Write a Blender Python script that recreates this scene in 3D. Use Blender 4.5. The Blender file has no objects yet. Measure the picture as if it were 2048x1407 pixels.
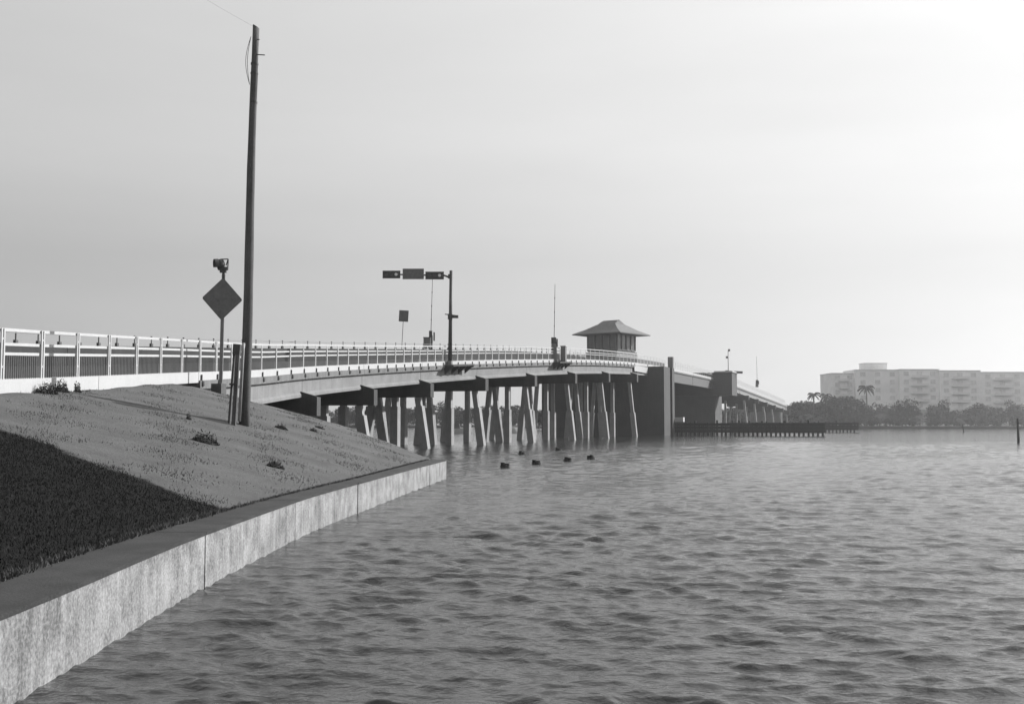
import bpy, math, random
import numpy as np
from mathutils import Vector, Matrix

random.seed(7); rng = np.random.default_rng(11)
SC = bpy.context.scene
COL = SC.collection
rad = math.radians

# ------------------------------------------------------------------ camera
EYE = 2.4; FPX = 2200.0; PITCH = math.atan(138.5 / FPX)
cam_d = bpy.data.cameras.new('camera'); cam = bpy.data.objects.new('camera', cam_d); COL.objects.link(cam)
cam.location = (0, 0, EYE); cam.rotation_euler = (math.pi / 2 + PITCH, 0, 0)
cam_d.sensor_width = 36; cam_d.lens = 36 * FPX / 2048; cam_d.clip_end = 20000; cam_d.clip_start = .1
SC.camera = cam

# ------------------------------------------------------------------ sky and sun
SUN_AZ = 58.0; SUN_EL = 27.0            # azimuth to the right of the view axis (+Y), elevation
w = bpy.data.worlds.new('World'); SC.world = w; w.use_nodes = True
nt = w.node_tree; nt.nodes.clear()
N = nt.nodes.new; L = nt.links.new
sky = N('ShaderNodeTexSky'); sky.sky_type = 'NISHITA'; sky.sun_disc = False
sky.sun_elevation = rad(SUN_EL); sky.sun_rotation = rad(SUN_AZ)
sky.air_density = 1.0; sky.dust_density = 8.0; sky.ozone_density = 1.0; sky.altitude = 0
tc0 = N('ShaderNodeTexCoord'); sxyz = N('ShaderNodeSeparateXYZ'); L(tc0.outputs['Generated'], sxyz.inputs[0])
zc_ = N('ShaderNodeMath'); zc_.operation = 'MAXIMUM'; zc_.inputs[1].default_value = .10; zm = N('ShaderNodeMath'); zm.operation = 'MULTIPLY'; zm.inputs[1].default_value = .7; L(sxyz.outputs[2], zm.inputs[0]); L(zm.outputs[0], zc_.inputs[0])   # milky veil, even with height
cxyz = N('ShaderNodeCombineXYZ'); L(sxyz.outputs[0], cxyz.inputs[0]); L(sxyz.outputs[1], cxyz.inputs[1]); L(zc_.outputs[0], cxyz.inputs[2]); L(cxyz.outputs[0], sky.inputs[0])
bw = N('ShaderNodeRGBToBW'); L(sky.outputs[0], bw.inputs[0])
tc = N('ShaderNodeTexCoord'); mp = N('ShaderNodeMapping'); mp.inputs['Scale'].default_value = (1.2, 1.2, 7.0)
L(tc.outputs['Generated'], mp.inputs[0])
nz = N('ShaderNodeTexNoise'); nz.inputs['Scale'].default_value = 1.6; nz.inputs['Detail'].default_value = 5
L(mp.outputs[0], nz.inputs['Vector'])
mr = N('ShaderNodeMapRange'); mr.inputs[1].default_value = .3; mr.inputs[2].default_value = .7
mr.inputs[3].default_value = .955; mr.inputs[4].default_value = 1.045; L(nz.outputs[0], mr.inputs[0])
# thin veil of high cloud evens out the clear-sky gradient
va = N('ShaderNodeMath'); va.operation = 'ADD'; va.inputs[1].default_value = 1.4; L(bw.outputs[0], va.inputs[0])
vd = N('ShaderNodeMath'); vd.operation = 'DIVIDE'; L(bw.outputs[0], vd.inputs[0]); L(va.outputs[0], vd.inputs[1])
vg = N('ShaderNodeMath'); vg.operation = 'MULTIPLY'; vg.inputs[1].default_value = .08; L(bw.outputs[0], vg.inputs[0])
veil = N('ShaderNodeMath'); veil.operation = 'MULTIPLY_ADD'; veil.inputs[1].default_value = 6.65
L(vd.outputs[0], veil.inputs[0]); L(vg.outputs[0], veil.inputs[2])
mu = N('ShaderNodeMath'); mu.operation = 'MULTIPLY'; L(veil.outputs[0], mu.inputs[0]); L(mr.outputs[0], mu.inputs[1])
bg = N('ShaderNodeBackground'); bg.inputs[1].default_value = .10; L(mu.outputs[0], bg.inputs[0])
wo = N('ShaderNodeOutputWorld'); L(bg.outputs[0], wo.inputs[0])

sd = bpy.data.lights.new('sun', 'SUN'); sun = bpy.data.objects.new('sun', sd); COL.objects.link(sun)
sd.energy = 5.0; sd.angle = rad(.6); sd.color = (1, 1, 1)
sdir = Vector((math.sin(rad(SUN_AZ)) * math.cos(rad(SUN_EL)), math.cos(rad(SUN_AZ)) * math.cos(rad(SUN_EL)), math.sin(rad(SUN_EL))))
sun.rotation_euler = sdir.to_track_quat('Z', 'Y').to_euler(); sun.location = (60, 40, 60)
SC.view_settings.view_transform = 'Standard'; SC.view_settings.look = 'None'
SC.view_settings.exposure = 0.6; SC.view_settings.gamma = 1; SC.view_settings.use_curve_mapping = False
SC.cycles.volume_bounces = 0; SC.cycles.max_bounces = 6

# ------------------------------------------------------------------ helpers
_mats = {}
def mat(name, v, rough=.8, var=.25, scale=3.0, fine=40.0, bump=.0, bscale=30.0, streak=0.0, metal=0.0, spec=.3):
    if name in _mats: return _mats[name]
    m = bpy.data.materials.new(name); m.use_nodes = True; t = m.node_tree; t.nodes.clear()
    n = t.nodes.new; l = t.links.new
    geo = n('ShaderNodeNewGeometry')
    a = n('ShaderNodeTexNoise'); a.inputs['Scale'].default_value = scale; a.inputs['Detail'].default_value = 6; l(geo.outputs['Position'], a.inputs['Vector'])
    b = n('ShaderNodeTexNoise'); b.inputs['Scale'].default_value = fine; b.inputs['Detail'].default_value = 3; l(geo.outputs['Position'], b.inputs['Vector'])
    s = n('ShaderNodeMath'); s.operation = 'ADD'; l(a.outputs[0], s.inputs[0]); l(b.outputs[0], s.inputs[1])
    last = s.outputs[0]
    lo, hi = .7, 1.3
    if streak:
        mpn = n('ShaderNodeMapping'); mpn.inputs['Scale'].default_value = (7, 7, .35); l(geo.outputs['Position'], mpn.inputs[0])
        c = n('ShaderNodeTexNoise'); c.inputs['Scale'].default_value = 1.0; c.inputs['Detail'].default_value = 7; c.inputs['Roughness'].default_value = .65; l(mpn.outputs[0], c.inputs['Vector'])
        k = n('ShaderNodeMath'); k.operation = 'MULTIPLY_ADD'; k.inputs[1].default_value = streak; l(c.outputs[0], k.inputs[0]); l(last, k.inputs[2])
        last = k.outputs[0]; lo += streak * .5; hi += streak * .5
    r = n('ShaderNodeMapRange'); r.inputs[1].default_value = lo; r.inputs[2].default_value = hi
    r.inputs[3].default_value = v * (1 - var); r.inputs[4].default_value = v * (1 + var); l(last, r.inputs[0])
    p = n('ShaderNodeBsdfPrincipled'); l(r.outputs[0], p.inputs['Base Color'])
    p.inputs['Roughness'].default_value = rough; p.inputs['Metallic'].default_value = metal
    p.inputs['Specular IOR Level'].default_value = spec
    if bump:
        d = n('ShaderNodeTexNoise'); d.inputs['Scale'].default_value = bscale; d.inputs['Detail'].default_value = 8; d.inputs['Roughness'].default_value = .7
        l(geo.outputs['Position'], d.inputs['Vector'])
        bp = n('ShaderNodeBump'); bp.inputs['Strength'].default_value = 1; bp.inputs['Distance'].default_value = bump
        l(d.outputs[0], bp.inputs['Height']); l(bp.outputs[0], p.inputs['Normal'])
    o = n('ShaderNodeOutputMaterial'); l(p.outputs[0], o.inputs[0])
    _mats[name] = m; return m

M_ = dict(
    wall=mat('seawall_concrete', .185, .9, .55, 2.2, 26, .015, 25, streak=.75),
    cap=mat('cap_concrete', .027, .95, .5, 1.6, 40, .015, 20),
    soil=mat('bank_soil', .165, 1, .38, 1.1, 22, .05, 14),
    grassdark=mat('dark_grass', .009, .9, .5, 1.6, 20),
    earth=mat('grass_earth', .03, 1, .5, 1.5, 22, .04, 14),
    weed=mat('weed_leaf', .05, .8, .4, 3, 20),
    white=mat('white_paint', .36, .5, .06, 1.5, 12, streak=.4),
    conc=mat('bridge_concrete', .165, .9, .22, .8, 14, .01, 18, streak=.8),
    concd=mat('coping_concrete', .12, .9, .28, 1.2, 14, .01, 18, streak=1.0),
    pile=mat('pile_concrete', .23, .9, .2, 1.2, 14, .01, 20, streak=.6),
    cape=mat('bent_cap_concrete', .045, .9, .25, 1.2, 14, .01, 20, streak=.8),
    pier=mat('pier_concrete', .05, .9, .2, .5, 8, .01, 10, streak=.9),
    rail=mat('left_barrier_concrete', .03, .9, .3, .8, 10, streak=.7),
    dark=mat('dark_metal', .05, .6, .3, 3, 20),
    steel=mat('galvanised_steel', .15, .5, .2, 3, 20, metal=.3),
    wood=mat('weathered_pole_wood', .075, .9, .35, 1.2, 25, .01, 40, streak=1.2),
    wood2=mat('pale_conduit', .25, .7, .2, 2, 20),
    timber=mat('fender_timber', .02, .95, .35, .9, 12, streak=.9),
    asphalt=mat('asphalt', .05, .9, .2, 1, 40),
    sign=mat('sign_face', .11, .55, .25, 4, 20),
    lens=mat('signal_lens', .75, .25, .1, 3, 10),
    roof=mat('roof_tiles', .12, .8, .2, 2, 12, .02, 8),
    house=mat('house_wall', .17, .8, .15, 1, 10),
    pick=mat('picket_steel', .07, .6, .3, 2, 20),
    condoglass=mat('apartment_glass', .55, .4, .3, .3, 3),
    glass=mat('window_glass', .05, .3, .3, .5, 3, spec=.6),
    condo=mat('apartment_wall', .75, .9, .15, .2, 3, streak=.6),
    slab=mat('balcony_slab', .6, .9, .1, .3, 3),
    leaf=mat('tree_leaves', .022, .8, .5, .35, 4),
    bark=mat('tree_bark', .08, .9, .3, 1, 10),
    shore=mat('shore_ground', .02, 1, .3, .2, 3),
    bed=mat('sea_bed_mud', .05, 1, .2, .2, 2),
    boat=mat('boat_hull', .6, .5, .1, 1, 5),
)

ORG = {}
def org(o): return ORG.get(o.name, Vector((0, 0, 0)))
def tag(o, label=None, cat=None, group=None, kind=None):
    if label: o['label'] = label
    if cat: o['category'] = cat
    if group: o['group'] = group
    if kind: o['kind'] = kind
    return o
def thing(name, loc, label, cat, group=None, rz=0):
    o = bpy.data.objects.new(name, None); COL.objects.link(o); o.location = loc; o.rotation_euler.z = rz
    o.empty_display_size = .3
    ORG[o.name] = Vector(loc)
    return tag(o, label, cat, group)
def link(name, me, parent=None, world=None, rz=0):
    o = bpy.data.objects.new(name, me); COL.objects.link(o)
    po = Vector((0, 0, 0))
    if parent: o.parent = parent; po = org(parent)
    if world is not None:
        o.location = Vector(world) - po; ORG[o.name] = Vector(world)
    else: ORG[o.name] = po
    o.rotation_euler.z = rz
    return o

class MB:
    def __init__(s): s.v = []; s.f = []
    def add(s, vs, fs):
        b = len(s.v); s.v += [tuple(x) for x in vs]; s.f += [tuple(i + b for i in f) for f in fs]; return s
    def box(s, c, size, yaw=0.0, R=None, top=(1, 1)):
        hx, hy, hz = size[0] / 2, size[1] / 2, size[2] / 2
        if R is None: R = Matrix.Rotation(yaw, 3, 'Z')
        c = Vector(c); vs = []
        for z in (-hz, hz):
            kx, ky = top if z > 0 else (1, 1)
            for x, y in ((-hx, -hy), (hx, -hy), (hx, hy), (-hx, hy)): vs.append(c + R @ Vector((x * kx, y * ky, z)))
        return s.add(vs, [(0, 3, 2, 1), (4, 5, 6, 7), (0, 1, 5, 4), (1, 2, 6, 5), (2, 3, 7, 6), (3, 0, 4, 7)])
    def beam(s, p0, p1, a, b=None, up=(0, 0, 1), a1=None):
        b = b or a; p0 = Vector(p0); p1 = Vector(p1); d = (p1 - p0).normalized()
        u = Vector(up)
        if abs(d.dot(u)) > .95: u = Vector((0, 1, 0))
        x = d.cross(u).normalized(); y = x.cross(d).normalized(); k = (a1 / a) if a1 else 1
        vs = [p0 + x * sx * a / 2 + y * sy * b / 2 for sx, sy in ((-1, -1), (1, -1), (1, 1), (-1, 1))] + \
             [p1 + x * sx * a * k / 2 + y * sy * b * k / 2 for sx, sy in ((-1, -1), (1, -1), (1, 1), (-1, 1))]
        return s.add(vs, [(0, 3, 2, 1), (4, 5, 6, 7), (0, 1, 5, 4), (1, 2, 6, 5), (2, 3, 7, 6), (3, 0, 4, 7)])
    def tube(s, pts, rs, n=10, cap=True):
        pts = [Vector(p) for p in pts]
        if not hasattr(rs, '__len__'): rs = [rs] * len(pts)
        vs = []; fs = []
        for i, p in enumerate(pts):
            d = (pts[min(i + 1, len(pts) - 1)] - pts[max(i - 1, 0)]).normalized()
            u = Vector((0, 1, 0)) if abs(d.z) > .9 else Vector((0, 0, 1))
            x = d.cross(u).normalized(); y = x.cross(d).normalized()
            for k in range(n):
                a = 2 * math.pi * k / n; vs.append(p + (x * math.cos(a) + y * math.sin(a)) * rs[i])
        for i in range(len(pts) - 1):
            for k in range(n):
                fs.append((i * n + k, i * n + (k + 1) % n, (i + 1) * n + (k + 1) % n, (i + 1) * n + k))
        if cap: fs.append(tuple(reversed(range(n)))); fs.append(tuple(range((len(pts) - 1) * n, len(pts) * n)))
        return s.add(vs, fs)
    def mesh(s, name, m, o=Vector((0, 0, 0)), smooth=False):
        me = bpy.data.meshes.new(name)
        me.from_pydata([(x - o[0], y - o[1], z - o[2]) for x, y, z in s.v], [], s.f)
        me.materials.append(m)
        if smooth:
            me.polygons.foreach_set('use_smooth', [True] * len(me.polygons))
        me.update(); return me
    def build(s, name, m, parent=None, smooth=False, origin=None):
        """vertices are given in world coordinates"""
        if parent is not None:
            me = s.mesh(name, m, org(parent), smooth); return link(name, me, parent)
        o = Vector(origin) if origin is not None else Vector((0, 0, 0))
        ob = link(name, s.mesh(name, m, o, smooth)); ob.location = o; ORG[ob.name] = o; return ob

def ray(px, py):
    d = Vector(((px - 1024) / FPX, 1, -(py - 703.5) / FPX))
    return Matrix.Rotation(PITCH, 3, 'X') @ d
def at(px, py, D):
    r = ray(px, py); return Vector((0, 0, EYE)) + r * (D / r.y)

def pchip(xs, ys):
    xs = np.array(xs, float); ys = np.array(ys, float); h = np.diff(xs); d = np.diff(ys) / h; m = np.zeros(len(xs))
    m[0], m[-1] = d[0], d[-1]
    for i in range(1, len(xs) - 1):
        if d[i - 1] * d[i] > 0:
            w1 = 2 * h[i] + h[i - 1]; w2 = h[i] + 2 * h[i - 1]; m[i] = (w1 + w2) / (w1 / d[i - 1] + w2 / d[i])
    def f(x):
        x = min(max(x, xs[0]), xs[-1]); i = min(int(np.searchsorted(xs, x, 'right')) - 1, len(xs) - 2); t = (x - xs[i]) / h[i]
        return float((2*t**3-3*t**2+1)*ys[i] + (t**3-2*t**2+t)*h[i]*m[i] + (-2*t**3+3*t**2)*ys[i+1] + (t**3-t**2)*h[i]*m[i+1])
    return f

# ------------------------------------------------------------------ the bridge's line in plan and profile
KS = .365; C0, C1 = 42.0, 122.0; X0 = -14.3
def slopeX(D):
    u = min(max((D - C0) / (C1 - C0), 0), 1); return KS * (3 * u * u - 2 * u ** 3)
def EX(D):
    if D <= C0: return X0
    u = min((D - C0) / (C1 - C0), 1); r = X0 + KS * (C1 - C0) * (u ** 3 - u ** 4 / 2)
    return r + KS * (D - C1) if D > C1 else r
zt = pchip([0, 15, 30, 46.7, 62, 67.8, 84, 98, 113, 129, 145, 161, 177, 200, 225, 245, 266, 301, 340, 380, 420],
           [3.9, 4.3, 4.98, 5.9, 6.75, 7.15, 8.2, 9.12, 10.12, 11.1, 12.0, 12.7, 13.2, 13.5, 13.5, 13.4, 13.1, 12.1, 10.9, 9.6, 8.3])
SUPER = .45; WD = 10.6
def P(D, off, dz, sup=True):
    """point at offset `off` to the left of the right-hand railing line; dz relative to its top rail"""
    th = math.atan(slopeX(D))
    return Vector((EX(D) - off * math.cos(th), D + off * math.sin(th), zt(D) + dz + (SUPER * max(0, min(off / WD, 1.1)) if sup else 0)))
def yaw(D): return -math.atan(slopeX(D))          # rotate +Y onto the heading
def solve_px(px, off=0):
    lo, hi = 12., 420.
    for _ in range(50):
        m = (lo + hi) / 2; p = P(m, off, -1); q = 1024 + FPX * p.x / (p.y * math.cos(PITCH) + (p.z - EYE) * math.sin(PITCH))
        if q < px: lo = m
        else: hi = m
    return (lo + hi) / 2
def sweep(mb, prof, D0, D1, step=3.0):
    n = max(1, int(math.ceil((D1 - D0) / step))); vs = []; k = len(prof)
    for i in range(n + 1):
        D = D0 + (D1 - D0) * i / n
        vs += [P(D, o, z) for o, z in prof]
    fs = []
    for i in range(n):
        for j in range(k): fs.append((i*k+j, (i+1)*k+j, (i+1)*k+(j+1) % k, i*k+(j+1) % k))
    fs.append(tuple(range(k))); fs.append(tuple(reversed([n * k + j for j in range(k)])))
    mb.add(vs, fs); return mb
def rect(o0, o1, z0, z1): return [(o0, z0), (o0, z1), (o1, z1), (o1, z0)]

# ------------------------------------------------------------------ ground of the bank
xout = pchip([-30, 9, 15.8, 22.3, 31, 46.3, 60], [-4.15, -4.25, -4.45, -4.4, -3.9, -2.75, -1.6])   # seawall face
capw = pchip([0, 11, 20, 25, 31, 46], [.85, .85, .72, .6, .55, .75])
def xin(D): return xout(D) - capw(D)
zf = pchip([-30, 0, 15, 30, 38, 46.7, 50, 55, 60], [1.5, 2.0, 2.45, 3.13, 3.5, 3.93, 3.85, 3.35, 2.9])
WALL_TOP = .8
def ground(x, D):
    xi = xin(D); xf = X0 + .3
    f = zf(D)
    if x > xf:
        t = (xi - x) / (xi - xf); z = (WALL_TOP - .01) + (f - WALL_TOP) * (t + .12 * math.sin(math.pi * min(max(t, 0), 1)) * .3)
    else:
        z = f
        if x < xf - 14: z = f - (xf - 14 - x) * .25
    de = 47.6 + (-4.0 - x) * .80
    if x < X0: de = 47.6 + (-4.0 - X0) * .80
    if D > de: z -= (D - de) * .75
    z += .035 * math.sin(x * 1.7 + D * .9) * math.sin(D * 1.3 - x * .6) * min(1, max(0, (xi - x)))
    return max(z, -3.0)
def hit(px, py):
    r = ray(px, py); r = r / r.y; D = 8.0
    while D < 90:
        p = Vector((0, 0, EYE)) + r * D
        if p.x < xin(D) and (p.z < ground(p.x, D) or p.x < X0 + .32): return p
        D += .05
    return Vector((0, 0, EYE)) + r * 50

vs = []; fs = []; Ds = list(np.arange(-30, 8, 1.2)) + list(np.arange(8, 62, .3)) + list(np.arange(62, 70, 1))
nx = 90
for D in Ds:
    xi = xin(D) if D < 47 else xin(47) + 0.0
    for i in range(nx + 1):
        u = i / nx; x = xi - 26 * u ** 1.25 - (22 * u ** 5); vs.append((x, D, ground(x, D)))
for j in range(len(Ds) - 1):
    for i in range(nx):
        a = j * (nx + 1) + i; fs.append((a, a + nx + 1, a + nx + 2, a + 1))
me = bpy.data.meshes.new('bank_slope'); me.from_pydata(vs, [], fs); me.polygons.foreach_set('use_smooth', [True] * len(fs))
# soil material with a darker turf zone nearest the camera
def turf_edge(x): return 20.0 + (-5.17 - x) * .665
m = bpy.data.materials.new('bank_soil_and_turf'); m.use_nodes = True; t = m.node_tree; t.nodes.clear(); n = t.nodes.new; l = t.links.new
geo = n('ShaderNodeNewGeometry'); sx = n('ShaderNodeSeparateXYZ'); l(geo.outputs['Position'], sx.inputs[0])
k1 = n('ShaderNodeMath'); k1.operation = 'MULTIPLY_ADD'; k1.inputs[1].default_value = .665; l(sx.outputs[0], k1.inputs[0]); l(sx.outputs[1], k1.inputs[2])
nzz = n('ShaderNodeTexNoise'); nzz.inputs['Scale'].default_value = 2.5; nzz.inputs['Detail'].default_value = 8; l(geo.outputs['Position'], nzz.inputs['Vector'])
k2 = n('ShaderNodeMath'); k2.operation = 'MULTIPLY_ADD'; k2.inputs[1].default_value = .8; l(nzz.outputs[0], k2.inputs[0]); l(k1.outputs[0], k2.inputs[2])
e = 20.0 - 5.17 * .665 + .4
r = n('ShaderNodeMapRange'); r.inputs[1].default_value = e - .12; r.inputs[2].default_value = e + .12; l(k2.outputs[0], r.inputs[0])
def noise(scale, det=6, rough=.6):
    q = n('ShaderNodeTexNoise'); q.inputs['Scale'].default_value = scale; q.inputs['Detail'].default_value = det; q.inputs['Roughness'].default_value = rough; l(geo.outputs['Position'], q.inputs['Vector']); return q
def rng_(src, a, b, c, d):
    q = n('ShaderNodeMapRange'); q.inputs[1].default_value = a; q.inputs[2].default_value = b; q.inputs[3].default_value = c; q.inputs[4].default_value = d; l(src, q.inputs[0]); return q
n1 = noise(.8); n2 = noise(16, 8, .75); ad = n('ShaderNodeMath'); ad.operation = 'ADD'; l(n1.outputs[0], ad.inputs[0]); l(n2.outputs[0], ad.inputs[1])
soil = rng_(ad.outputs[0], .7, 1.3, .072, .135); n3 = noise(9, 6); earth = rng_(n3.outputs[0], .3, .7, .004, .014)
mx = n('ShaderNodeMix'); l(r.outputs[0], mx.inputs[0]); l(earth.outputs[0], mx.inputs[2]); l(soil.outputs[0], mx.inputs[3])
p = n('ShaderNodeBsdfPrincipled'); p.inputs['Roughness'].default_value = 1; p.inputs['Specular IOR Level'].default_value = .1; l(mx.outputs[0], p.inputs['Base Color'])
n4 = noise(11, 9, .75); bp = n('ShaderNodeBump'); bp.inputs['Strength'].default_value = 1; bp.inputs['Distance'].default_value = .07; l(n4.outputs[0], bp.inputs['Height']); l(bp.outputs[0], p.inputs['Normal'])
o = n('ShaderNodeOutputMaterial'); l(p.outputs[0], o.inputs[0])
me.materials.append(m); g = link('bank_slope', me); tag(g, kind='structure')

# ------------------------------------------------------------------ water
def water():
    D = np.concatenate([np.geomspace(4.0, 130, 860), np.geomspace(131, 600, 70)])
    u = np.linspace(-1, 1, 661); cx = np.sign(u) * (np.abs(u) * .56 + np.clip(np.abs(u) - .9, 0, 1) ** 1.5 * 45)
    X = np.outer(D, cx); Y = np.repeat(D[:, None], len(u), 1)
    dD = np.gradient(D)[:, None] * np.ones_like(X); dX = np.abs(np.gradient(X, axis=1)); sp = np.maximum(dD, dX * .8)
    Z = np.zeros_like(X); SX = np.zeros_like(X); SY = np.zeros_like(X)
    nw = 150
    for i in range(nw):
        lam = float(np.exp(rng.uniform(math.log(.15), math.log(1.7))))
        th = rng.normal(0, .46) - .2           # travel direction about -Y
        k = 2 * math.pi / lam; kx, ky = k * math.sin(th), -k * math.cos(th)
        slope = .0235 * (1.0 if lam < .6 else (.6 / lam) ** .7)
        a = slope / k; ph = kx * X + ky * Y + rng.uniform(0, 6.28)
        att = np.clip((lam / sp - 1.6) / 1.5, 0, 1)
        q = a * att
        Z += q * np.cos(ph); SX -= .95 * q * (kx / k) * np.sin(ph); SY -= .95 * q * (ky / k) * np.sin(ph)
    # gusts: slow change of wave height over the surface
    G = 1 + .35 * np.sin(X * .13 + 1.2) * np.sin(Y * .09 + .5) + .25 * np.sin(X * .31 - Y * .22)
    Z *= G
    fade = np.clip((560 - Y) / 200, 0, 1) * np.where(Y < 50, np.clip(.5 + (X + 4.2) * .4, .5, 1), 1); Z *= fade
    V = np.stack([X + SX * fade, Y + SY * fade, Z], -1).reshape(-1, 3)
    r, c = X.shape; idx = np.arange(r * c).reshape(r, c)
    F = np.stack([idx[:-1, :-1], idx[:-1, 1:], idx[1:, 1:], idx[1:, :-1]], -1).reshape(-1, 4)
    me = bpy.data.meshes.new('water'); me.vertices.add(len(V)); me.vertices.foreach_set('co', V.ravel())
    me.loops.add(F.size); me.loops.foreach_set('vertex_index', F.ravel().astype(np.int32))
    me.polygons.add(len(F)); me.polygons.foreach_set('loop_start', np.arange(0, F.size, 4, dtype=np.int32)); me.polygons.foreach_set('loop_total', np.full(len(F), 4, np.int32))
    me.polygons.foreach_set('use_smooth', np.ones(len(F), bool)); me.update(calc_edges=True)
    m = bpy.data.materials.new('grey_water'); m.use_nodes = True; t = m.node_tree; t.nodes.clear(); n = t.nodes.new; l = t.links.new
    geo = n('ShaderNodeNewGeometry'); p = n('ShaderNodeBsdfPrincipled')
    p.inputs['Base Color'].default_value = (.024, .024, .024, 1); p.inputs['Roughness'].default_value = .09; p.inputs['IOR'].default_value = 1.50
    mpn = n('ShaderNodeMapping'); mpn.inputs['Scale'].default_value = (9, 13, 1); mpn.inputs['Rotation'].default_value = (0, 0, .25); l(geo.outputs['Position'], mpn.inputs[0])
    q = n('ShaderNodeTexNoise'); q.inputs['Scale'].default_value = 1.0; q.inputs['Detail'].default_value = 3; q.inputs['Roughness'].default_value = .5; l(mpn.outputs[0], q.inputs['Vector'])
    bp = n('ShaderNodeBump'); bp.inputs['Strength'].default_value = 1; bp.inputs['Distance'].default_value = .016; l(q.outputs[0], bp.inputs['Height'])
    sx = n('ShaderNodeSeparateXYZ'); l(geo.outputs['Position'], sx.inputs[0])       # ripples calmer out on open water
    lod = n('ShaderNodeMapRange'); lod.inputs[1].default_value = 15; lod.inputs[2].default_value = 110; lod.inputs[3].default_value = 1; lod.inputs[4].default_value = .8
    l(sx.outputs[1], lod.inputs[0]); l(lod.outputs[0], bp.inputs['Strength'])
    m2 = n('ShaderNodeMapping'); m2.inputs['Scale'].default_value = (.5, 1.1, 1); m2.inputs['Rotation'].default_value = (0, 0, .2); l(geo.outputs['Position'], m2.inputs[0])
    q2 = n('ShaderNodeTexNoise'); q2.inputs['Scale'].default_value = 1.0; q2.inputs['Detail'].default_value = 5; q2.inputs['Roughness'].default_value = .6; l(m2.outputs[0], q2.inputs['Vector'])
    b2 = n('ShaderNodeBump'); b2.inputs['Strength'].default_value = 1; b2.inputs['Distance'].default_value = .08; l(lod.outputs[0], b2.inputs['Strength']); l(q2.outputs[0], b2.inputs['Height']); l(bp.outputs[0], b2.inputs['Normal']); l(b2.outputs[0], p.inputs['Normal'])
    o = n('ShaderNodeOutputMaterial'); l(p.outputs[0], o.inputs[0]); me.materials.append(m)
    tag(link('water', me), kind='structure')
water()
b = MB(); b.box((0, 285, -3.2), (1500, 640, .1)); tag(b.build('sea_bed', M_['bed']), kind='structure')

# ------------------------------------------------------------------ seawall
sw = thing('seawall', (xout(20), 20, 0), 'long pale concrete seawall along the foot of the bank, streaked and jointed', 'seawall')
def wall_strip(mb, D0, D1, xa, xb, z0, z1, step=1.0):
    n_ = max(1, int((D1 - D0) / step)); vs = []
    for i in range(n_ + 1):
        D = D0 + (D1 - D0) * i / n_
        vs += [(xa(D), D, z0), (xa(D), D, z1), (xb(D), D, z1), (xb(D), D, z0)]
    fs = []
    for i in range(n_):
        for j in range(4): fs.append((i*4+j, (i+1)*4+j, (i+1)*4+(j+1) % 4, i*4+(j+1) % 4))
    fs.append((0, 1, 2, 3)); q = n_ * 4; fs.append((q+3, q+2, q+1, q)); mb.add(vs, fs)
joints = [-30, -10, -3.7, 2.8, 8.2, 16.1, 22.5, 29.0, 35.3, 41.8, 46.35]
for a_, b_ in zip(joints[:-1], joints[1:]):
    jit = random.uniform(-.008, .008)
    mb = MB(); wall_strip(mb, a_ + .03, b_ - .03, lambda D: xout(D) + jit, lambda D: xout(D) - .3, -2.5, WALL_TOP - .05); mb.build('wall_panel', M_['wall'], sw)
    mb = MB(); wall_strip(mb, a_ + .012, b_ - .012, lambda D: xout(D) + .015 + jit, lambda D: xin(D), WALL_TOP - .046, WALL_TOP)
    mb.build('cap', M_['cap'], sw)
mb = MB(); wall_strip(mb, -30, 46.3, lambda D: xout(D) - .31, lambda D: xout(D) - .4, -2.5, WALL_TOP - .17); mb.build('joint_filler', M_['cap'], sw)
# return of the wall at its far end, running back under the bridge
mb = MB(); c = Vector((xout(46.35), 46.35, 0))
mb.beam((c.x - .15, 46.36, -.85), (c.x - 14, 58.5, -.85), .3, 3.2); mb.build('return_wall', M_['wall'], sw)

# ------------------------------------------------------------------ turf, weeds
def blades(count, sampler, h0, h1, wd, lean=.5):
    vs = []; fs = []
    for i in range(count):
        x, y, z, k = sampler(); a = random.uniform(0, 6.28); h = random.uniform(h0, h1) * k
        dx, dy = math.cos(a) * wd, math.sin(a) * wd; la = random.uniform(0, 6.28); lx, ly = math.cos(la) * h * lean * random.random(), math.sin(la) * h * lean * random.random()
        b_ = len(vs); vs += [(x - dx, y - dy, z - .02), (x + dx, y + dy, z - .02), (x + lx, y + ly, z + h)]; fs.append((b_, b_ + 1, b_ + 2))
    return vs, fs
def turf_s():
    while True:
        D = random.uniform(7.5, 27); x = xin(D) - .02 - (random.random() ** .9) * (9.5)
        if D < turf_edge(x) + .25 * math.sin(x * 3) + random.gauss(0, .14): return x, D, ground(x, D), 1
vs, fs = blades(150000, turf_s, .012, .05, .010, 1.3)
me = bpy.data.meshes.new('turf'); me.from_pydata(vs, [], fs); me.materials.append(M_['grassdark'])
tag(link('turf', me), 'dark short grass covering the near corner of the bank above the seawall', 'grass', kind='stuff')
def sparse_s():
    while True:
        D = random.uniform(16, 54); x = xin(min(D, 46)) - .02 - random.random() * 10.3
        if D > turf_edge(x) and D < 47 + (-4 - x) * .8 and x < xin(D):
            c_ = math.sin(x * 2.1 + D * .7) + math.sin(D * 1.9 - x * 1.1) + random.gauss(0, .8)
            if c_ > .9: return x, D, ground(x, D), 1
vs, fs = blades(12000, sparse_s, .015, .07, .012, 1.2)
me = bpy.data.meshes.new('sparse_grass'); me.from_pydata(vs, [], fs); me.materials.append(mat('dry_grass', .06, .9, .4, 2, 20))
tag(link('sparse_grass', me), 'thin dry grass scattered over the pale bank', 'grass', kind='stuff')
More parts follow.
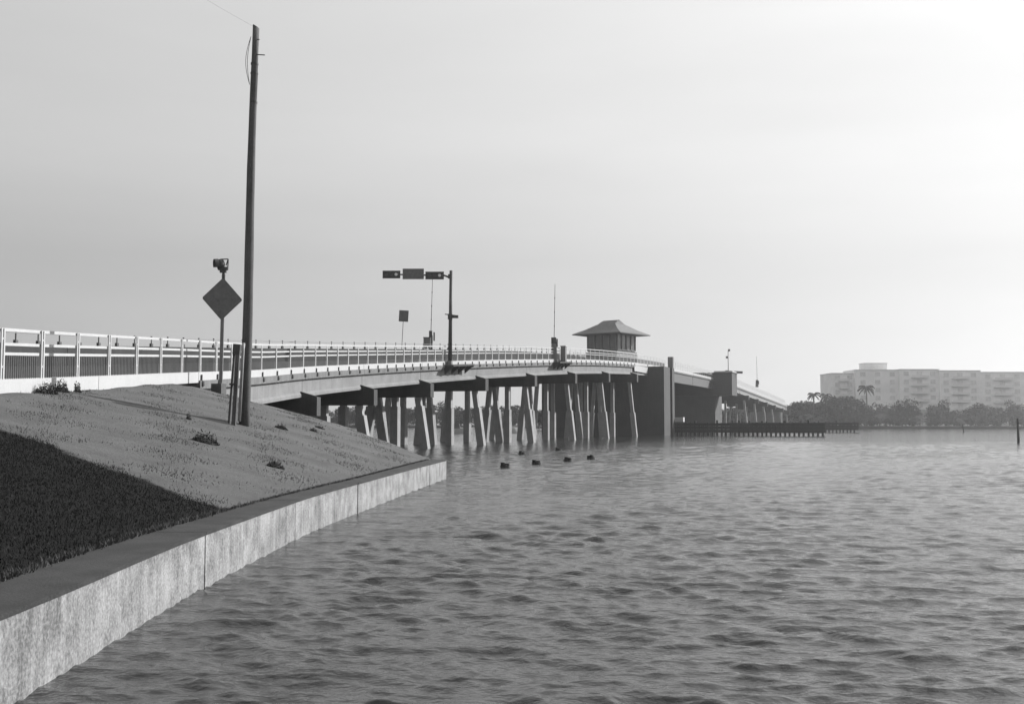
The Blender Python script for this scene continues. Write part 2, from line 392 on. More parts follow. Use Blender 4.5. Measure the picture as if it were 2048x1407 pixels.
# fringe of grass leaning over the cap's inner edge
def fringe_s():
    D = random.uniform(8, 46); x = xin(D) + random.gauss(.0, .035); return x, D, WALL_TOP - .0, .6 if D > 20 else 1
vs, fs = blades(9000, fringe_s, .02, .09, .012, 1.2)
me = bpy.data.meshes.new('edge_grass'); me.from_pydata(vs, [], fs); me.materials.append(M_['weed'])
tag(link('edge_grass', me), 'ragged line of grass growing along the back of the seawall cap', 'grass', kind='stuff')

def weed(px, py, wpx, hpx, label, name='weed_clump', dens=420):
    c = hit(px, py); s = c.y / FPX; W = wpx * s; H = hpx * s
    root = thing(name, (c.x, c.y, ground(c.x, c.y)), label, 'weed' if name == 'weed_clump' else 'shrub')
    mb = MB()
    for i in range(dens):
        a = random.uniform(0, 6.28); r_ = W / 2 * math.sqrt(random.random()); x, y = c.x + r_ * math.cos(a), c.y + r_ * math.sin(a) * .8
        h = H * max(.15, (1 - (r_ / (W / 2)) ** 2)) * random.uniform(.4, 1.1); z0 = ground(x, y)
        sz = random.uniform(.02, .05) * (1 if W < 1 else 1.4); z = z0 + h * random.random()
        d = Vector((random.gauss(0, 1), random.gauss(0, 1), random.gauss(.3, 1))).normalized() * sz; e_ = Vector((random.gauss(0, 1), random.gauss(0, 1), random.gauss(0, .6))).normalized() * sz * .5
        q = Vector((x, y, z)); mb.add([q - d, q + e_, q + d, q - e_], [(0, 1, 2, 3)])
    mb.build('foliage', M_['weed'], root)
    mb = MB()
    for i in range(9):
        a = random.uniform(0, 6.28); mb.tube([(c.x + .05*math.cos(a), c.y + .05*math.sin(a), ground(c.x, c.y) - .03), (c.x + W*.35*math.cos(a), c.y + W*.35*math.sin(a), ground(c.x, c.y) + H * .7)], [.008, .003], 4)
    mb.build('stem', M_['bark'], root)
weed(412, 884, 54, 26, 'widest dark weed clump on the bank below the utility pole', dens=900)
weed(551, 934, 36, 18, 'dark weed clump nearest the seawall, right of the utility pole')
weed(563, 857, 26, 12, 'low weed clump just right of the foot of the utility pole')
weed(627, 862, 14, 8, 'smallest weed tuft on the bank near the first bridge pile', dens=160)
weed(640, 856, 20, 5, 'flat weed patch at the shaded edge of the bank by the bridge', dens=200)
weed(92, 780, 46, 26, 'bushy dark shrub against the railing kerb, left of the other bush', 'shrub', 900)
weed(122, 779, 34, 30, 'narrow dark bush against the railing kerb, right of its wider neighbour', 'shrub', 800)
weed(155, 775, 16, 26, 'thin weed climbing a railing post at its foot', dens=260)
weed(377, 838, 10, 16, 'small weed stem standing in the pole shadow on the bank', dens=120)

# ------------------------------------------------------------------ bridge
post_px = [-95, -42, 6, 83.2, 156.2, 219, 275.2, 322.4, 366.8, 402, 434, 463, 493, 523.6, 553.7, 582.3, 608, 633, 654.4, 676.8, 698, 717, 737, 755, 774, 792, 809, 825, 840, 855.4, 871, 886.3, 901, 916, 930, 944, 958.5, 971.5, 985, 998, 1011, 1023.5, 1036.6, 1049.6, 1061.3, 1073.8, 1085.6]
postD = [solve_px(p_) for p_ in post_px if p_ > 0]
# even out measuring noise
for _ in range(2): postD = [postD[0]] + [(postD[i-1] + 2*postD[i] + postD[i+1]) / 4 for i in range(1, len(postD)-1)] + [postD[-1]]
postD = [postD[0] - 2.5 * k for k in range(5, 0, -1)] + postD
nb = len(postD)
sp_ = 2.30
D = postD[-1]
while D < 376:
    D += sp_ * math.cos(math.atan(slopeX(D))); postD.append(D)
bent_px = [592, 741, 858, 958, 1048, 1131, 1205, 1266]
bentD = [solve_px(p_) for p_ in bent_px]
q_ = np.polyfit(range(8), bentD, 2); bentD = [float(np.polyval(q_, i)) for i in range(8)]
far_px = [1490, 1510, 1528.5, 1545, 1561, 1574]
farD = [solve_px(p_) for p_ in far_px]
A0 = 50.0; PIER1 = (183.0, 198.0, 198.5); PIER2 = (243.0, 250.0); END = 378.0

br = thing('road_bridge', P(60, 5, -3.4), 'long low concrete road bridge on piles curving away over the water to a bascule span', 'bridge')
def spans(pts): return list(zip(pts[:-1], pts[1:]))
near = [A0] + bentD + [PIER1[0]]
for (a, b_) in spans(near) + spans([PIER2[1]] + farD + [END]):
    a += .03; b_ -= .03
    sweep(MB(), rect(-.02, .34, -1.83, -1.45), a, b_).build('kerb_beam', M_['white'], br)
    sweep(MB(), [(-.10, -2.22), (-.10, -1.834), (WD + .1, -1.834), (WD + .1, -2.22)], a, b_).build('deck_slab', M_['concd'], br)
    sweep(MB(), rect(.35, WD - .1, -1.83, -1.62), a, b_).build('road_surface', M_['asphalt'], br)
    for k, og in enumerate((.12, 2.7, 5.2, 7.7, 10.2)):
        prof = [(og, -3.06), (og, -2.223), (og + .42, -2.223), (og + .42, -3.06), (og + .56, -3.2), (og + .56, -3.36), (og - .12, -3.36), (og - .12, -3.2)]
        sweep(MB(), prof, a, b_).build('girder', M_['conc'], br)
# on land: kerb beam and road
for a, b_ in ((12, 25), (25, 38), (38, A0)):
    sweep(MB(), rect(-.02, .34, -1.93, -1.45), a + .02, b_ - .02).build('kerb_beam', M_['white'], br)
    sweep(MB(), rect(.35, WD - .1, -2.2, -1.62), a, b_).build('road_surface', M_['asphalt'], br)
# bascule leaf
for a, b_ in ((PIER1[2], 220.8), (221.0, PIER2[0])):
    sweep(MB(), rect(-.02, .34, -1.83, -1.45), a, b_).build('kerb_beam', M_['white'], br)
    sweep(MB(), rect(-.1, WD + .1, -2.1, -1.834), a, b_).build('deck_slab', M_['concd'], br)
    for og in (.1, 10.2): sweep(MB(), rect(og, og + .4, -3.9, -2.103), a, b_).build('girder', M_['dark'], br)
    sweep(MB(), rect(.35, WD - .1, -1.83, -1.62), a, b_).build('road_surface', M_['asphalt'], br)
sweep(MB(), rect(-.12, .34, -1.45, -1.83), PIER1[0] + .02, PIER1[2] - .02).build('kerb_beam', M_['white'], br)

# piles, jackets, caps
for i, D in enumerate(bentD + farD):
    zc = -3.364
    near_part = i < 8
    R = 1.2
    c0, c1 = P(D, -.98, zc - R / 2, False), P(D, WD + .4, zc - R / 2, False); c1.z = c0.z
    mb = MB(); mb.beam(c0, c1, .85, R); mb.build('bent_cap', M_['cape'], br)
    if near_part:
        # block standing on the cap's end beside the girder, sloped on top
        h = Vector((math.sin(-yaw(D)), math.cos(yaw(D)), 0)); a, b1, b2, c_ = P(D, .10, zc + .004, False), P(D, -.96, zc + .004, False), P(D, -.80, zc + .08, False), P(D, .10, zc + .34, False)
        a, b1, b2, c_ = [v - h * .42 for v in (a, b1, b2, c_)]; g_ = h * .26; mb = MB()
        mb.add([a, b1, b2, c_, a + g_, b1 + g_, b2 + g_, c_ + g_], [(0, 1, 2, 3), (7, 6, 5, 4), (0, 4, 5, 1), (1, 5, 6, 2), (2, 6, 7, 3), (3, 7, 4, 0)]); mb.build('cap_gusset', M_['cape'], br)
    lay = [(.35, -.75), (2.5, 2.5), (4.1, 3.2), (4.7, 5.6), (7.5, 7.5), (9.9, 10.7)] if i % 2 == 0 and near_part else [(.35, -.75), (3.1, 3.1), (5.4, 4.7), (6.0, 6.9), (8.3, 8.3), (9.9, 10.7)] if near_part else [(.35, -.6), (5.2, 5.2), (9.9, 10.7)]
    for (ot, ob) in lay:
        t_ = P(D, ot, zc - R, False); bo = P(D, ob, 0, False); H = t_.z + 2.5
        bot = Vector((bo.x, bo.y, -2.5)); bot = t_ + (bot - t_) * 1.0
        mb = MB(); mb.beam(t_, bot, .5, .5, up=(math.sin(-yaw(D)), math.cos(yaw(D)), 0)); pl = mb.build('pile', M_['pile'], br)
        if near_part:
            zj = min(3.75, t_.z - .8)
            f_ = (t_.z - zj) / (t_.z - bot.z); j0 = t_ + (bot - t_) * f_
            mb = MB(); mb.beam(j0, bot, .72, .72, up=(math.sin(-yaw(D)), math.cos(yaw(D)), 0)); mb.build('pile_jacket', M_['pile'], pl)

def obox(D0, D1, o0, o1, z0, z1, name, m, parent=None):
    """block aligned with the bridge; absolute heights"""
    th = -yaw((D0 + D1) / 2); a = P(D0, 0, 0, False); h = Vector((math.sin(th), math.cos(th), 0)); l_ = Vector((-math.cos(th), math.sin(th), 0)); Ln = (D1 - D0) / math.cos(th)
    a.z = 0; pts = [a + l_*o0, a + l_*o0 + h*Ln, a + l_*o1 + h*Ln, a + l_*o1]
    mb = MB(); mb.add([(p_.x, p_.y, z0) for p_ in pts] + [(p_.x, p_.y, z1) for p_ in pts], [(0, 3, 2, 1), (4, 5, 6, 7), (0, 1, 5, 4), (1, 2, 6, 5), (2, 3, 7, 6), (3, 0, 4, 7)])
    mb.f = [tuple(reversed(f)) for f in mb.f]
    return mb.build(name, m, parent if parent is not None else br)
zz = zt
obox(52.5, 54.2, .7, WD - .2, -1, zz(53) - 2.23, 'abutment', M_['conc'])
# approach pier, then the wide bascule pier with its groove
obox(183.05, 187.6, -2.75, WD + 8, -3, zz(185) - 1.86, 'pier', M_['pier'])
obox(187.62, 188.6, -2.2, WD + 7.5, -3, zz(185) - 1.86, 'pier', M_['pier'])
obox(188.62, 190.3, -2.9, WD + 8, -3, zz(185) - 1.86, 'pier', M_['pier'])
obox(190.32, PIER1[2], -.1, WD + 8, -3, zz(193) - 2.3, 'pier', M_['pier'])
obox(189.3, 190.28, -2.88, -2.0, zz(185) - 1.855, zz(190) + .0, 'pylon', M_['conc'])
obox(173.8, 182.4, -.18, -.11, zz(178) - 2.9, zz(178) - 1.95, 'fascia_plate', M_['white'])
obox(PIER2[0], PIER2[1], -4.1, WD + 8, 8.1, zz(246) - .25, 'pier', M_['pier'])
obox(PIER2[0] + 1.5, PIER2[1] + 3, -.1, WD + 6, -3, 8.1, 'pier', M_['pier'])
obox(PIER2[0] - .3, PIER2[1] + .3, -4.3, -.2, zz(246) - .25, zz(246) + .05, 'parapet', M_['white'])
obox(END - 1, END + 3, 1.2, WD + 1, -2, zz(END) - 2.3, 'abutment', M_['conc'])
obox(190.6, 191.8, -4.3, -2.6, 2.3, 3.1, 'pier_fitting', M_['white'])
# bracketed platforms carrying the signal pole and the gate
SIGD = solve_px(891, .15); GATED = solve_px(1109, .1)
for D0, D1 in ((SIGD - 1.0, SIGD + 4.5), (GATED - 1.2, GATED + 3.6)):
    pr = [(-1.05, -1.95), (-1.05, -1.78), (-.11, -1.78), (-.11, -1.95)]
    sweep(MB(), pr, D0, D1).build('side_platform', M_['cape'], br)
    for k in range(4):
        D = D0 + .2 + (D1 - D0 - .4) * k / 3; mb = MB()
        a = P(D, -.11, -1.955); b1 = P(D, -1.0, -1.955); c_ = P(D, -.11, -2.7); h = Vector((math.sin(-yaw(D)), math.cos(yaw(D)), 0)) * .1
        mb.add([a - h, b1 - h, c_ - h, a + h, b1 + h, c_ + h], [(0, 1, 2), (5, 4, 3), (0, 3, 4, 1), (1, 4, 5, 2), (2, 5, 3, 0)]); mb.build('bracket', M_['cape'], br)

# left-hand barrier of the bridge (belongs to it)
for a, b_ in ((12, 60), (60, 120), (120, PIER1[1]), (PIER1[1], PIER2[0]), (PIER2[0], END)):
    sweep(MB(), [(WD - .12, -1.83), (WD - .1, -.52), (WD + .12, -.52), (WD + .3, -1.83)], a, b_ - .05).build('barrier', M_['rail'], br)

# ------------------------------------------------------------------ railings
rl = thing('railing', P(40, .15, -1.45), 'white three-rail railing with vertical pickets along the water side of the bridge', 'railing')
rails = [(-.045, .045, -.09, 0.0), (-.04, .04, -.50, -.415), (-.04, .04, -.775, -.69)]
for o0, o1, z0, z1 in rails:
    sweep(MB(), rect(o0 + .10, o1 + .10, z0, z1), 13, PIER1[1] - .2, 2.0).build('rail', M_['white'], rl)
    sweep(MB(), rect(o0 + .10, o1 + .10, z0, z1), PIER1[2] + .2, PIER2[0] - .4, 4.0).build('rail', M_['white'], rl)
    sweep(MB(), rect(o0 + .10, o1 + .10, z0, z1), PIER2[1] + .4, END, 4.0).build('rail', M_['white'], rl)
# post with two flanges and a recessed web; origin on the rail line at top-rail height
mb = MB()
for s_ in (-1, 1): mb.box((0, s_ * .078, -.905), (.03, .075, 1.79))
for z_ in (-.3, -1.1, -1.7): mb.box((-.004, 0, z_), (.015, .08, .06)); post_me = mb.mesh('post', M_['white'])
mb = MB(); mb.box((0, 0, -.80), (.028, .12, 1.42)); post_far = mb.mesh('post', M_['white'])
mb = MB(); mb.box((.08, -.02, -1.74), (.12, .06, .34)); mb.tube([(.14, -.02, -2.12), (.14, -.02, -2.05), (.14, -.02, -1.9), (.14, -.02, -1.83)], [.05, .12, .12, .05], 8)
brk_me = mb.mesh('post_bracket', M_['concd'])
for D in postD:
    if PIER1[1] < D < PIER1[2] or PIER2[0] < D < PIER2[1]: continue
    p_ = P(D, -.03, 0); o = link('post', post_me if D < 55 else post_far, rl, P(D, .02, 0), yaw(D))
    if D > 49.5 and D < 176: link('post_bracket', brk_me, o).location = (-.02, 0, 0)
mb = MB(); mb.box((0, 0, 0), (.022, .024, .70)); pick_me = mb.mesh('picket', M_['pick'])
count = 0; rest = MB()
seg = [D for D in postD if 20 < D < PIER1[1]]
for a, b_ in spans(seg):
    nn = 19 if b_ < 57 else 14
    for k in range(1, nn):
        D = a + (b_ - a) * k / nn
        if k * (b_ - a) / nn < .14 or (nn - k) * (b_ - a) / nn < .14: continue
        q0 = P(D, .10, -1.12)
        if count < 298: link('picket', pick_me, rl, q0, yaw(D)); count += 1
        else: rest.box(q0, (.022, .022, .70), yaw(D))
o = rest.build('picket_rows', M_['pick'], rl); o['kind'] = 'stuff'

rl2 = thing('railing', P(60, WD, -1.0), 'thin dark-posted railing on top of the far side barrier of the bridge', 'railing')
sweep(MB(), rect(WD - .03, WD + .03, .02, .07), 13, PIER2[0], 3).build('rail', M_['steel'], rl2)
mb = MB(); mb.box((0, 0, -.2), (.05, .07, .62)); mb.box((0, 0, .12), (.09, .10, .08)); mb.box((0, 0, -.42), (.14, .26, .2)); lp = mb.mesh('post', M_['dark'])
D = 24.
while D < 180:
    link('post', lp, rl2, P(D, WD, 0), yaw(D)); D += 2.35 * math.cos(yaw(D))

# ------------------------------------------------------------------ tender house
def house():
    c = at(1223, 700, 206); c.z = 0; A = rad(38); zb, ze = 9.5, 18.55
    root = thing('bridge_tender_house', (c.x, c.y, zb), 'small tender house with flared hip roof standing above the bridge deck', 'house')
    R = Matrix.Rotation(-A, 3, 'Z')
    def q(x, y, z): v = R @ Vector((x, y, 0)); return Vector((c.x + v.x, c.y + v.y, z))
    h = 3.45
    mb = MB(); mb.box((c.x, c.y, (zb + 15.3) / 2), (2*h, 2*h, 15.3 - zb), -A); mb.build('wall', M_['house'], root)
    mb = MB(); mb.box((c.x, c.y, (15.3 + ze) / 2), (2*h - .5, 2*h - .5, ze - 15.3), -A); core = mb.build('wall', M_['house'], root)
    for s_, ax in ((-1, 0), (1, 0), (-1, 1), (1, 1)):
        for k in range(4):
            t_ = (-1.5 + k) * 1.6
            def pt(u, zq, d): return q(u, s_ * d, zq) if ax == 0 else q(s_ * d, u, zq)
            yw = -A if ax == 0 else -A + math.pi / 2
            mb = MB(); mb.box(pt(t_, 17.0, h - .22), (1.34, .06, 2.7), yw); wn = mb.build('window', M_['glass'], root)
            mb = MB()
            for du in (-.72, .72): mb.box(pt(t_ + du, 17.0, h - .14), (.12, .2, 2.9), yw)
            mb.box(pt(t_, 18.45, h - .14), (1.3, .18, .16), yw); mb.box(pt(t_, 15.55, h - .14), (1.3, .18, .16), yw); mb.build('frame', M_['steel'], wn)
    # flared hip roof
    mb = MB(); rings = [(h + 1.85, h + 1.85, ze - .12), (h + 1.85, h + 1.85, ze + .04), (h + .2, h + .2, ze + .85), (h * .55, h * .48, ze + 2.0), (1.75, .5, ze + 2.62)]
    vs = []
    for a, b_, z in rings: vs += [q(-a, -b_, z), q(a, -b_, z), q(a, b_, z), q(-a, b_, z)]
    fs = [(0, 3, 2, 1)]
    for i in range(len(rings) - 1):
        for j in range(4): fs.append((i*4+j, i*4+(j+1) % 4, (i+1)*4+(j+1) % 4, (i+1)*4+j))
    k = (len(rings) - 1) * 4; fs.append((k, k+1, k+2, k+3)); mb.add(vs, fs); rf = mb.build('roof', M_['roof'], root)
    mb = MB(); mb.beam(q(-1.8, 0, ze + 2.68), q(1.8, 0, ze + 2.68), .18, .16); mb.build('ridge_cap', M_['roof'], rf)
    # service landing beside the house
    mb = MB(); mb.box((c.x, c.y, zb - .2), (9, 9, .4), -A); mb.build('landing', M_['pier'], root)
    mb = MB(); mb.box((c.x, c.y, (zb - .4 - 3) / 2), (5, 5, zb + 2.6), -A); mb.build('foundation', M_['pier'], root)
house()

# ------------------------------------------------------------------ fenders
def fender(corner_D, off, Ln, ztop, label):
    th = -yaw(corner_D); a = P(corner_D, off, 0, False); a.z = 0; d = Vector((math.cos(th), -math.sin(th), 0)); nrm = Vector((math.sin(th), math.cos(th), 0))
    root = thing('timber_fender', (a.x, a.y, 0), label, 'fender', 'timber fenders of the bridge channel')
    n_ = int(Ln / .75)
    for i in range(n_):
        p_ = a + d * (i * .75 + random.uniform(-.05, .05)) + nrm * random.uniform(-.05, .05); t_ = ztop + random.uniform(-.12, .15) + (.35 if i % 5 == 0 else 0)
        mb = MB(); mb.tube([(p_.x, p_.y, -2.5), (p_.x, p_.y, t_)], [.2, .17], 8); mb.build('pile', M_['timber'], root)
    for z in (ztop - .25, ztop - .8, ztop - 1.35):
        for s_ in (-1,):
            p0 = a + nrm * .27 * s_; p1 = a + d * (Ln - .3) + nrm * .27 * s_; mb = MB()
            mb.beam((p0.x, p0.y, z), (p1.x, p1.y, z), .16, .5); mb.build('wale', M_['timber'], root)
    return root
fender(190.5, -2.6, 25.5, 2.1, 'nearer of the two long timber fenders jutting right from the bridge piers')
fender(250, -3, 27.5, 2.1, 'farther of the two long timber fenders, ending beyond the near one')

# ------------------------------------------------------------------ signal mast, gates, signs
def signal():
    b0 = P(SIGD, -.3, -1.78); D = b0.y
    root = thing('traffic_signal_mast', b0, 'steel mast with a left-reaching arm carrying two horizontal signals and a sign over the bridge', 'traffic signal')
    top = at(901, 541, D); top.x = b0.x + .08
    mb = MB(); mb.tube([b0, (b0.x + .04, D, (b0.z + top.z) / 2), top], [.2, .17, .15], 12); pole = mb.build('mast', M_['dark'], root, True)
    mb = MB(); mb.tube([(b0.x, b0.y, b0.z), (b0.x, b0.y, b0.z + .35)], [.32, .26], 12); mb.build('base_collar', M_['steel'], root)
    def A(px, py): v = at(px, py, D); return v
    arm0 = A(897, 553); arm1 = A(768, 548)
    mb = MB(); mb.tube([(top.x, D, arm0.z - .15), (arm0.x - .35, D, arm0.z + .1), tuple(arm1)], [.10, .09, .06], 10); mb.build('arm', M_['dark'], root, True)
    mb = MB(); mb.box((top.x - .12, D, arm0.z + .02), (.32, .34, .4)); mb.build('arm_clamp', M_['dark'], root)
    for (x0, x1, y0, y1) in ((765.5, 801, 541.5, 557), (851, 888, 543.5, 559)):
        p0 = A(x0, y1); p1 = A(x1, y0); cx, cz = (p0.x + p1.x) / 2, (p0.z + p1.z) / 2; W = p1.x - p0.x; H = p1.z - p0.z
        mb = MB(); mb.box((cx, D - .16, cz), (W, .03, H)); sg = mb.build('backplate', M_['dark'], root)
        mb = MB(); mb.box((cx, D - .26, cz), (W * .86, .17, H * .62)); mb.build('signal_housing', M_['dark'], sg)
        for k, m_ in ((-1, 'glass'), (0, 'glass'), (1, 'lens')):
            lx = cx + k * W * .275; mb = MB(); mb.tube([(lx, D - .36, cz), (lx, D - .348, cz)], .15, 16); o = mb.build('lens', M_[m_], sg)
            if m_ == 'lens': o['label'] = 'pale right-hand lens'
            mb = MB(); n_ = 12; vs = []; fs = []
            for i in range(n_ + 1):
                a = rad(-30 + 240 * i / n_)
                for r_ in (.17, .185):
                    vs += [(lx + r_ * math.cos(a), D - .345, cz + r_ * math.sin(a)), (lx + r_ * math.cos(a), D - .345 - (.2 if m_ == 'glass' else .07), cz + r_ * math.sin(a))]
            for i in range(n_):
                q = i * 4; fs += [(q, q+1, q+5, q+4), (q+2, q+6, q+7, q+3), (q+1, q+3, q+7, q+5)]
            mb.add(vs, fs); mb.build('visor', M_['dark'], sg)
    p0 = A(805.5, 558.5); p1 = A(848, 537.5)
    mb = MB(); mb.box(((p0.x + p1.x)/2, D - .14, (p0.z + p1.z)/2), (p1.x - p0.x, .04, p1.z - p0.z)); sp = mb.build('sign_panel', M_['sign'], root)
    mb = MB()
    for z in (p0.z + .18, p1.z - .18): mb.box(((p0.x + p1.x)/2, D - .10, z), (p1.x - p0.x - .2, .035, .07))
    mb.build('sign_rail', M_['steel'], root)
    f = A(908, 633); g_ = A(894, 629)
    mb = MB(); mb.beam((b0.x - .5, D, g_.z + .05), (b0.x + .7, D, g_.z - .1), .08, .08); mb.build('cross_arm', M_['dark'], root)
    mb = MB(); mb.box((b0.x + .5, D, f.z), (.55, .3, .26)); mb.build('lamp', M_['dark'], root)
    mb = MB(); mb.box((b0.x, D, f.z), (.42, .42, .5)); mb.build('junction_box', M_['dark'], root)
signal()

def gate(px, y_top, y_box, y_bot, D, label, base_z, lean=3, bw_=12):
    s = D / FPX; b0 = at(px, y_bot, D); b0.z = base_z
    root = thing('barrier_gate', b0, label, 'barrier gate', 'raised barrier gates on the bridge')
    t_ = at(px + lean, y_top, D); bx = at(px, y_box, D)
    mb = MB(); mb.box((b0.x, D, (b0.z + bx.z) / 2 - .1), (bw_ * s * .75, .6, bx.z - b0.z - .2), top=(.85, .85)); mb.build('cabinet', M_['steel'], root)
    mb = MB(); mb.box((b0.x - .04, D - .2, bx.z - .05), (bw_ * s * .62, .3, .75)); mb.build('arm_pivot', M_['dark'], root)
    mb = MB(); mb.box((b0.x + .38, D - .1, bx.z - .35), (.16, .5, 1.0)); mb.build('counterweight', M_['dark'], root)
    mb = MB(); mb.beam((bx.x, D - .2, bx.z - .3), t_, .085, .085, a1=.05); mb.build('arm', M_['steel'], root)
    for k in (.25, .5, .75):
        v = Vector((bx.x, D - .2, bx.z)).lerp(t_, k); mb = MB(); mb.box(v, (.11, .11, .15)); mb.build('arm_light', M_['dark'], root)
    return root
gD = 131.0; gate(862, 557, 667, 700, gD, 'raised barrier gate arm beside the small sign, left of the signal mast', zt(120) - 1.2, 3, 10)
o = thing('control_cabinet', at(855, 695, 130.0), 'low grey control box left of the barrier gate foot', 'cabinet')
mb = MB(); v = at(854, 681, 130.); mb.box((v.x, 130., v.z - .3), (.8, .5, 1.3)); mb.build('body', M_['steel'], o); mb = MB(); mb.box((v.x, 130., v.z + .38), (.9, .6, .06)); mb.build('lid', M_['dark'], o)
gp = P(GATED, -.45, -1.78); gate(1108, 568, 680, 727, gp.y, 'raised barrier gate on a side platform of the bridge, left of the tender house', gp.z, 2, 16)
o = thing('control_cabinet', P(GATED + 1.6, -.5, -1.78), 'tall pale-edged control cabinet on the side platform, just right of the barrier gate', 'cabinet')
v = P(GATED + 1.8, -.5, -1.78); mb = MB(); mb.box((v.x, v.y, v.z + .95), (.62, .6, 1.9), yaw(GATED)); mb.build('body', M_['conc'], o)
mb = MB(); mb.box((v.x, v.y, v.z + 1.95), (.72, .7, .1), yaw(GATED)); mb.build('lid', M_['white'], o)
# far gates beyond pier 2
gf = P(283, .1, -1.5); gate(1514, 712, 762, 772, gf.y, 'hazy raised barrier gate on the far down-slope of the bridge', gf.z, -1, 7)
# horizontal gate and lamp post at the far pier
d0 = P(248, -2.5, -.2)
o = thing('lamp_post', d0, 'thin pale post with two small lamps on the far bascule pier', 'lamp post')
tp = at(1468, 700, d0.y); mb = MB(); mb.tube([d0, (d0.x, d0.y, tp.z)], [.09, .06], 8); mb.build('pole', M_['steel'], o)
for dy, dx in ((0, .25), (1.6, -.3)):
    mb = MB(); mb.box((d0.x + dx, d0.y, tp.z - dy), (.4, .3, .5)); mb.build('lamp', M_['steel'], o)
o = thing('barrier_gate', (d0.x + 1, d0.y, d0.z), 'lowered dark gate arm sticking out right of the far bascule pier', 'barrier gate')
mb = MB(); mb.beam((d0.x - .2, d0.y, zz(246) + .1), (d0.x + 3.2, d0.y, zz(246) - .05), .3, .5); mb.build('arm', M_['dark'], o)
mb = MB(); mb.box((d0.x - .3, d0.y, zz(246) - .0), (.7, .6, .9)); mb.build('cabinet', M_['steel'], o)

def small_sign():
    D = 116.; v0 = at(798, 643, D); v1 = at(817, 620.5, D); b0 = at(803, 692, D); b0.z -= .8
    root = thing('road_sign', b0, 'small rectangular sign on a thin leaning post left of the signal mast', 'road sign')
    tt = Vector(((v0.x + v1.x) / 2, D, v1.z - .1))
    mb = MB(); mb.tube([b0, tt], .035, 8); mb.build('post', M_['steel'], root)
    c = (v0 + v1) / 2; mb = MB(); mb.box((c.x, D - .06, c.z), (v1.x - v0.x, .02, v1.z - v0.z), R=Matrix.Rotation(rad(3), 3, 'Y')); mb.build('panel', M_['sign'], root)
    mb = MB(); mb.box((c.x, D - .035, c.z), (.07, .03, v1.z - v0.z)); mb.build('back_channel', M_['steel'], root)
small_sign()

def diamond():
    g0 = hit(440, 787); D = g0.y; g0.z = ground(g0.x, D); s = D / FPX
    root = thing('warning_sign', g0, 'dark diamond warning sign topped by a flashing beacon, left of the utility pole', 'road sign')
    v = at(437.5, 772, D)
    mb = MB(); mb.box((v.x, D, g0.z + .17), (22 * s, .5, .56), rad(-12)); mb.build('base_box', M_['dark'], root)
    c = at(444.5, 598, D); tp = at(447.5, 548, D); bt = at(441.5, 766, D)
    mb = MB(); mb.beam(bt, tp, .15, .09, up=(0, 1, 0)); mb.build('post', M_['steel'], root)
    R = Matrix.Rotation(rad(16), 3, 'Z') @ Matrix.Rotation(rad(1.5), 3, 'Y'); n_ = 5; outl = []; a = 38.8 * s * 1.03; h_ = 42.8 * s; rr = .10
    for k, (dx, dz) in enumerate(((1, 0), (0, 1), (-1, 0), (0, -1))):
        for i in range(n_):
            t_ = (i / (n_ - 1) - .5) * math.pi / 2; b_ = math.atan2(dz, dx) + t_
            outl.append((dx * (a - rr * 1.4) + rr * math.cos(b_), dz * (h_ - rr * 1.4) + rr * math.sin(b_)))
    vs = [c + R @ Vector((x, -.08, z)) for x, z in outl] + [c + R @ Vector((x, -.066, z)) for x, z in outl]; m_ = len(outl)
    fs = [tuple(range(m_)), tuple(reversed(range(m_, 2 * m_)))] + [(i, i + m_, (i + 1) % m_ + m_, (i + 1) % m_) for i in range(m_)]
    mb = MB(); mb.add(vs, fs); pn = mb.build('panel', M_['sign'], root)
    mb = MB()
    for dz in (-.3, .3): mb.beam(c + R @ Vector((-.4, -.045, dz)), c + R @ Vector((.4, -.045, dz)), .05, .04)
    mb.build('brace', M_['steel'], root)
    # beacon: visored drum turned to the left, bracket with an open loop on its right
    bc = at(441, 529, D)
    mb = MB(); d = Vector((-.83, -.45, -.1)).normalized(); p0 = bc + Vector((.02, 0, .02))
    mb.tube([p0 - d * .16, p0 - d * .1, p0 + d * .14], [.10, .20, .235], 18); bea = mb.build('beacon_housing', M_['dark'], root, True)
    mb = MB(); mb.tube([p0 + d * .142, p0 + d * .16], .15, 16); mb.build('lens', M_['glass'], bea)
    mb = MB(); n_ = 14; vs = []; fs = []; u = d.cross(Vector((0, 0, 1))).normalized(); v_ = u.cross(d)
    for i in range(n_ + 1):
        a_ = rad(-25 + 230 * i / n_)
        for r_ in (.235, .25):
            e_ = u * math.cos(a_) * r_ + v_ * math.sin(a_) * r_; vs += [p0 + d * .12 + e_, p0 + d * .30 + e_]
    for i in range(n_): q = i * 4; fs += [(q, q+1, q+5, q+4), (q+2, q+6, q+7, q+3), (q+1, q+3, q+7, q+5)]
    mb.add(vs, fs); mb.build('visor', M_['dark'], bea)
    mb = MB(); loop = [at(x, y, D) for x, y in ((446, 540), (455.5, 539), (456.5, 518), (440, 518.5))]
    for p_, q_2 in zip(loop[:-1], loop[1:]): mb.beam(p_, q_2, .045, .045, up=(0, 1, 0))
    mb.beam(loop[2], at(452, 531, D), .04, .04, up=(0, 1, 0)); mb.build('beacon_bracket', M_['dark'], root)
    mb = MB(); mb.box(at(446, 537, D), (.42, .2, .14)); mb.box(at(446.5, 543, D), (.28, .18, .1)); mb.tube([at(447, 560, D), at(447, 541, D)], [.06, .06], 8); mb.build('beacon_neck', M_['dark'], root)
diamond()

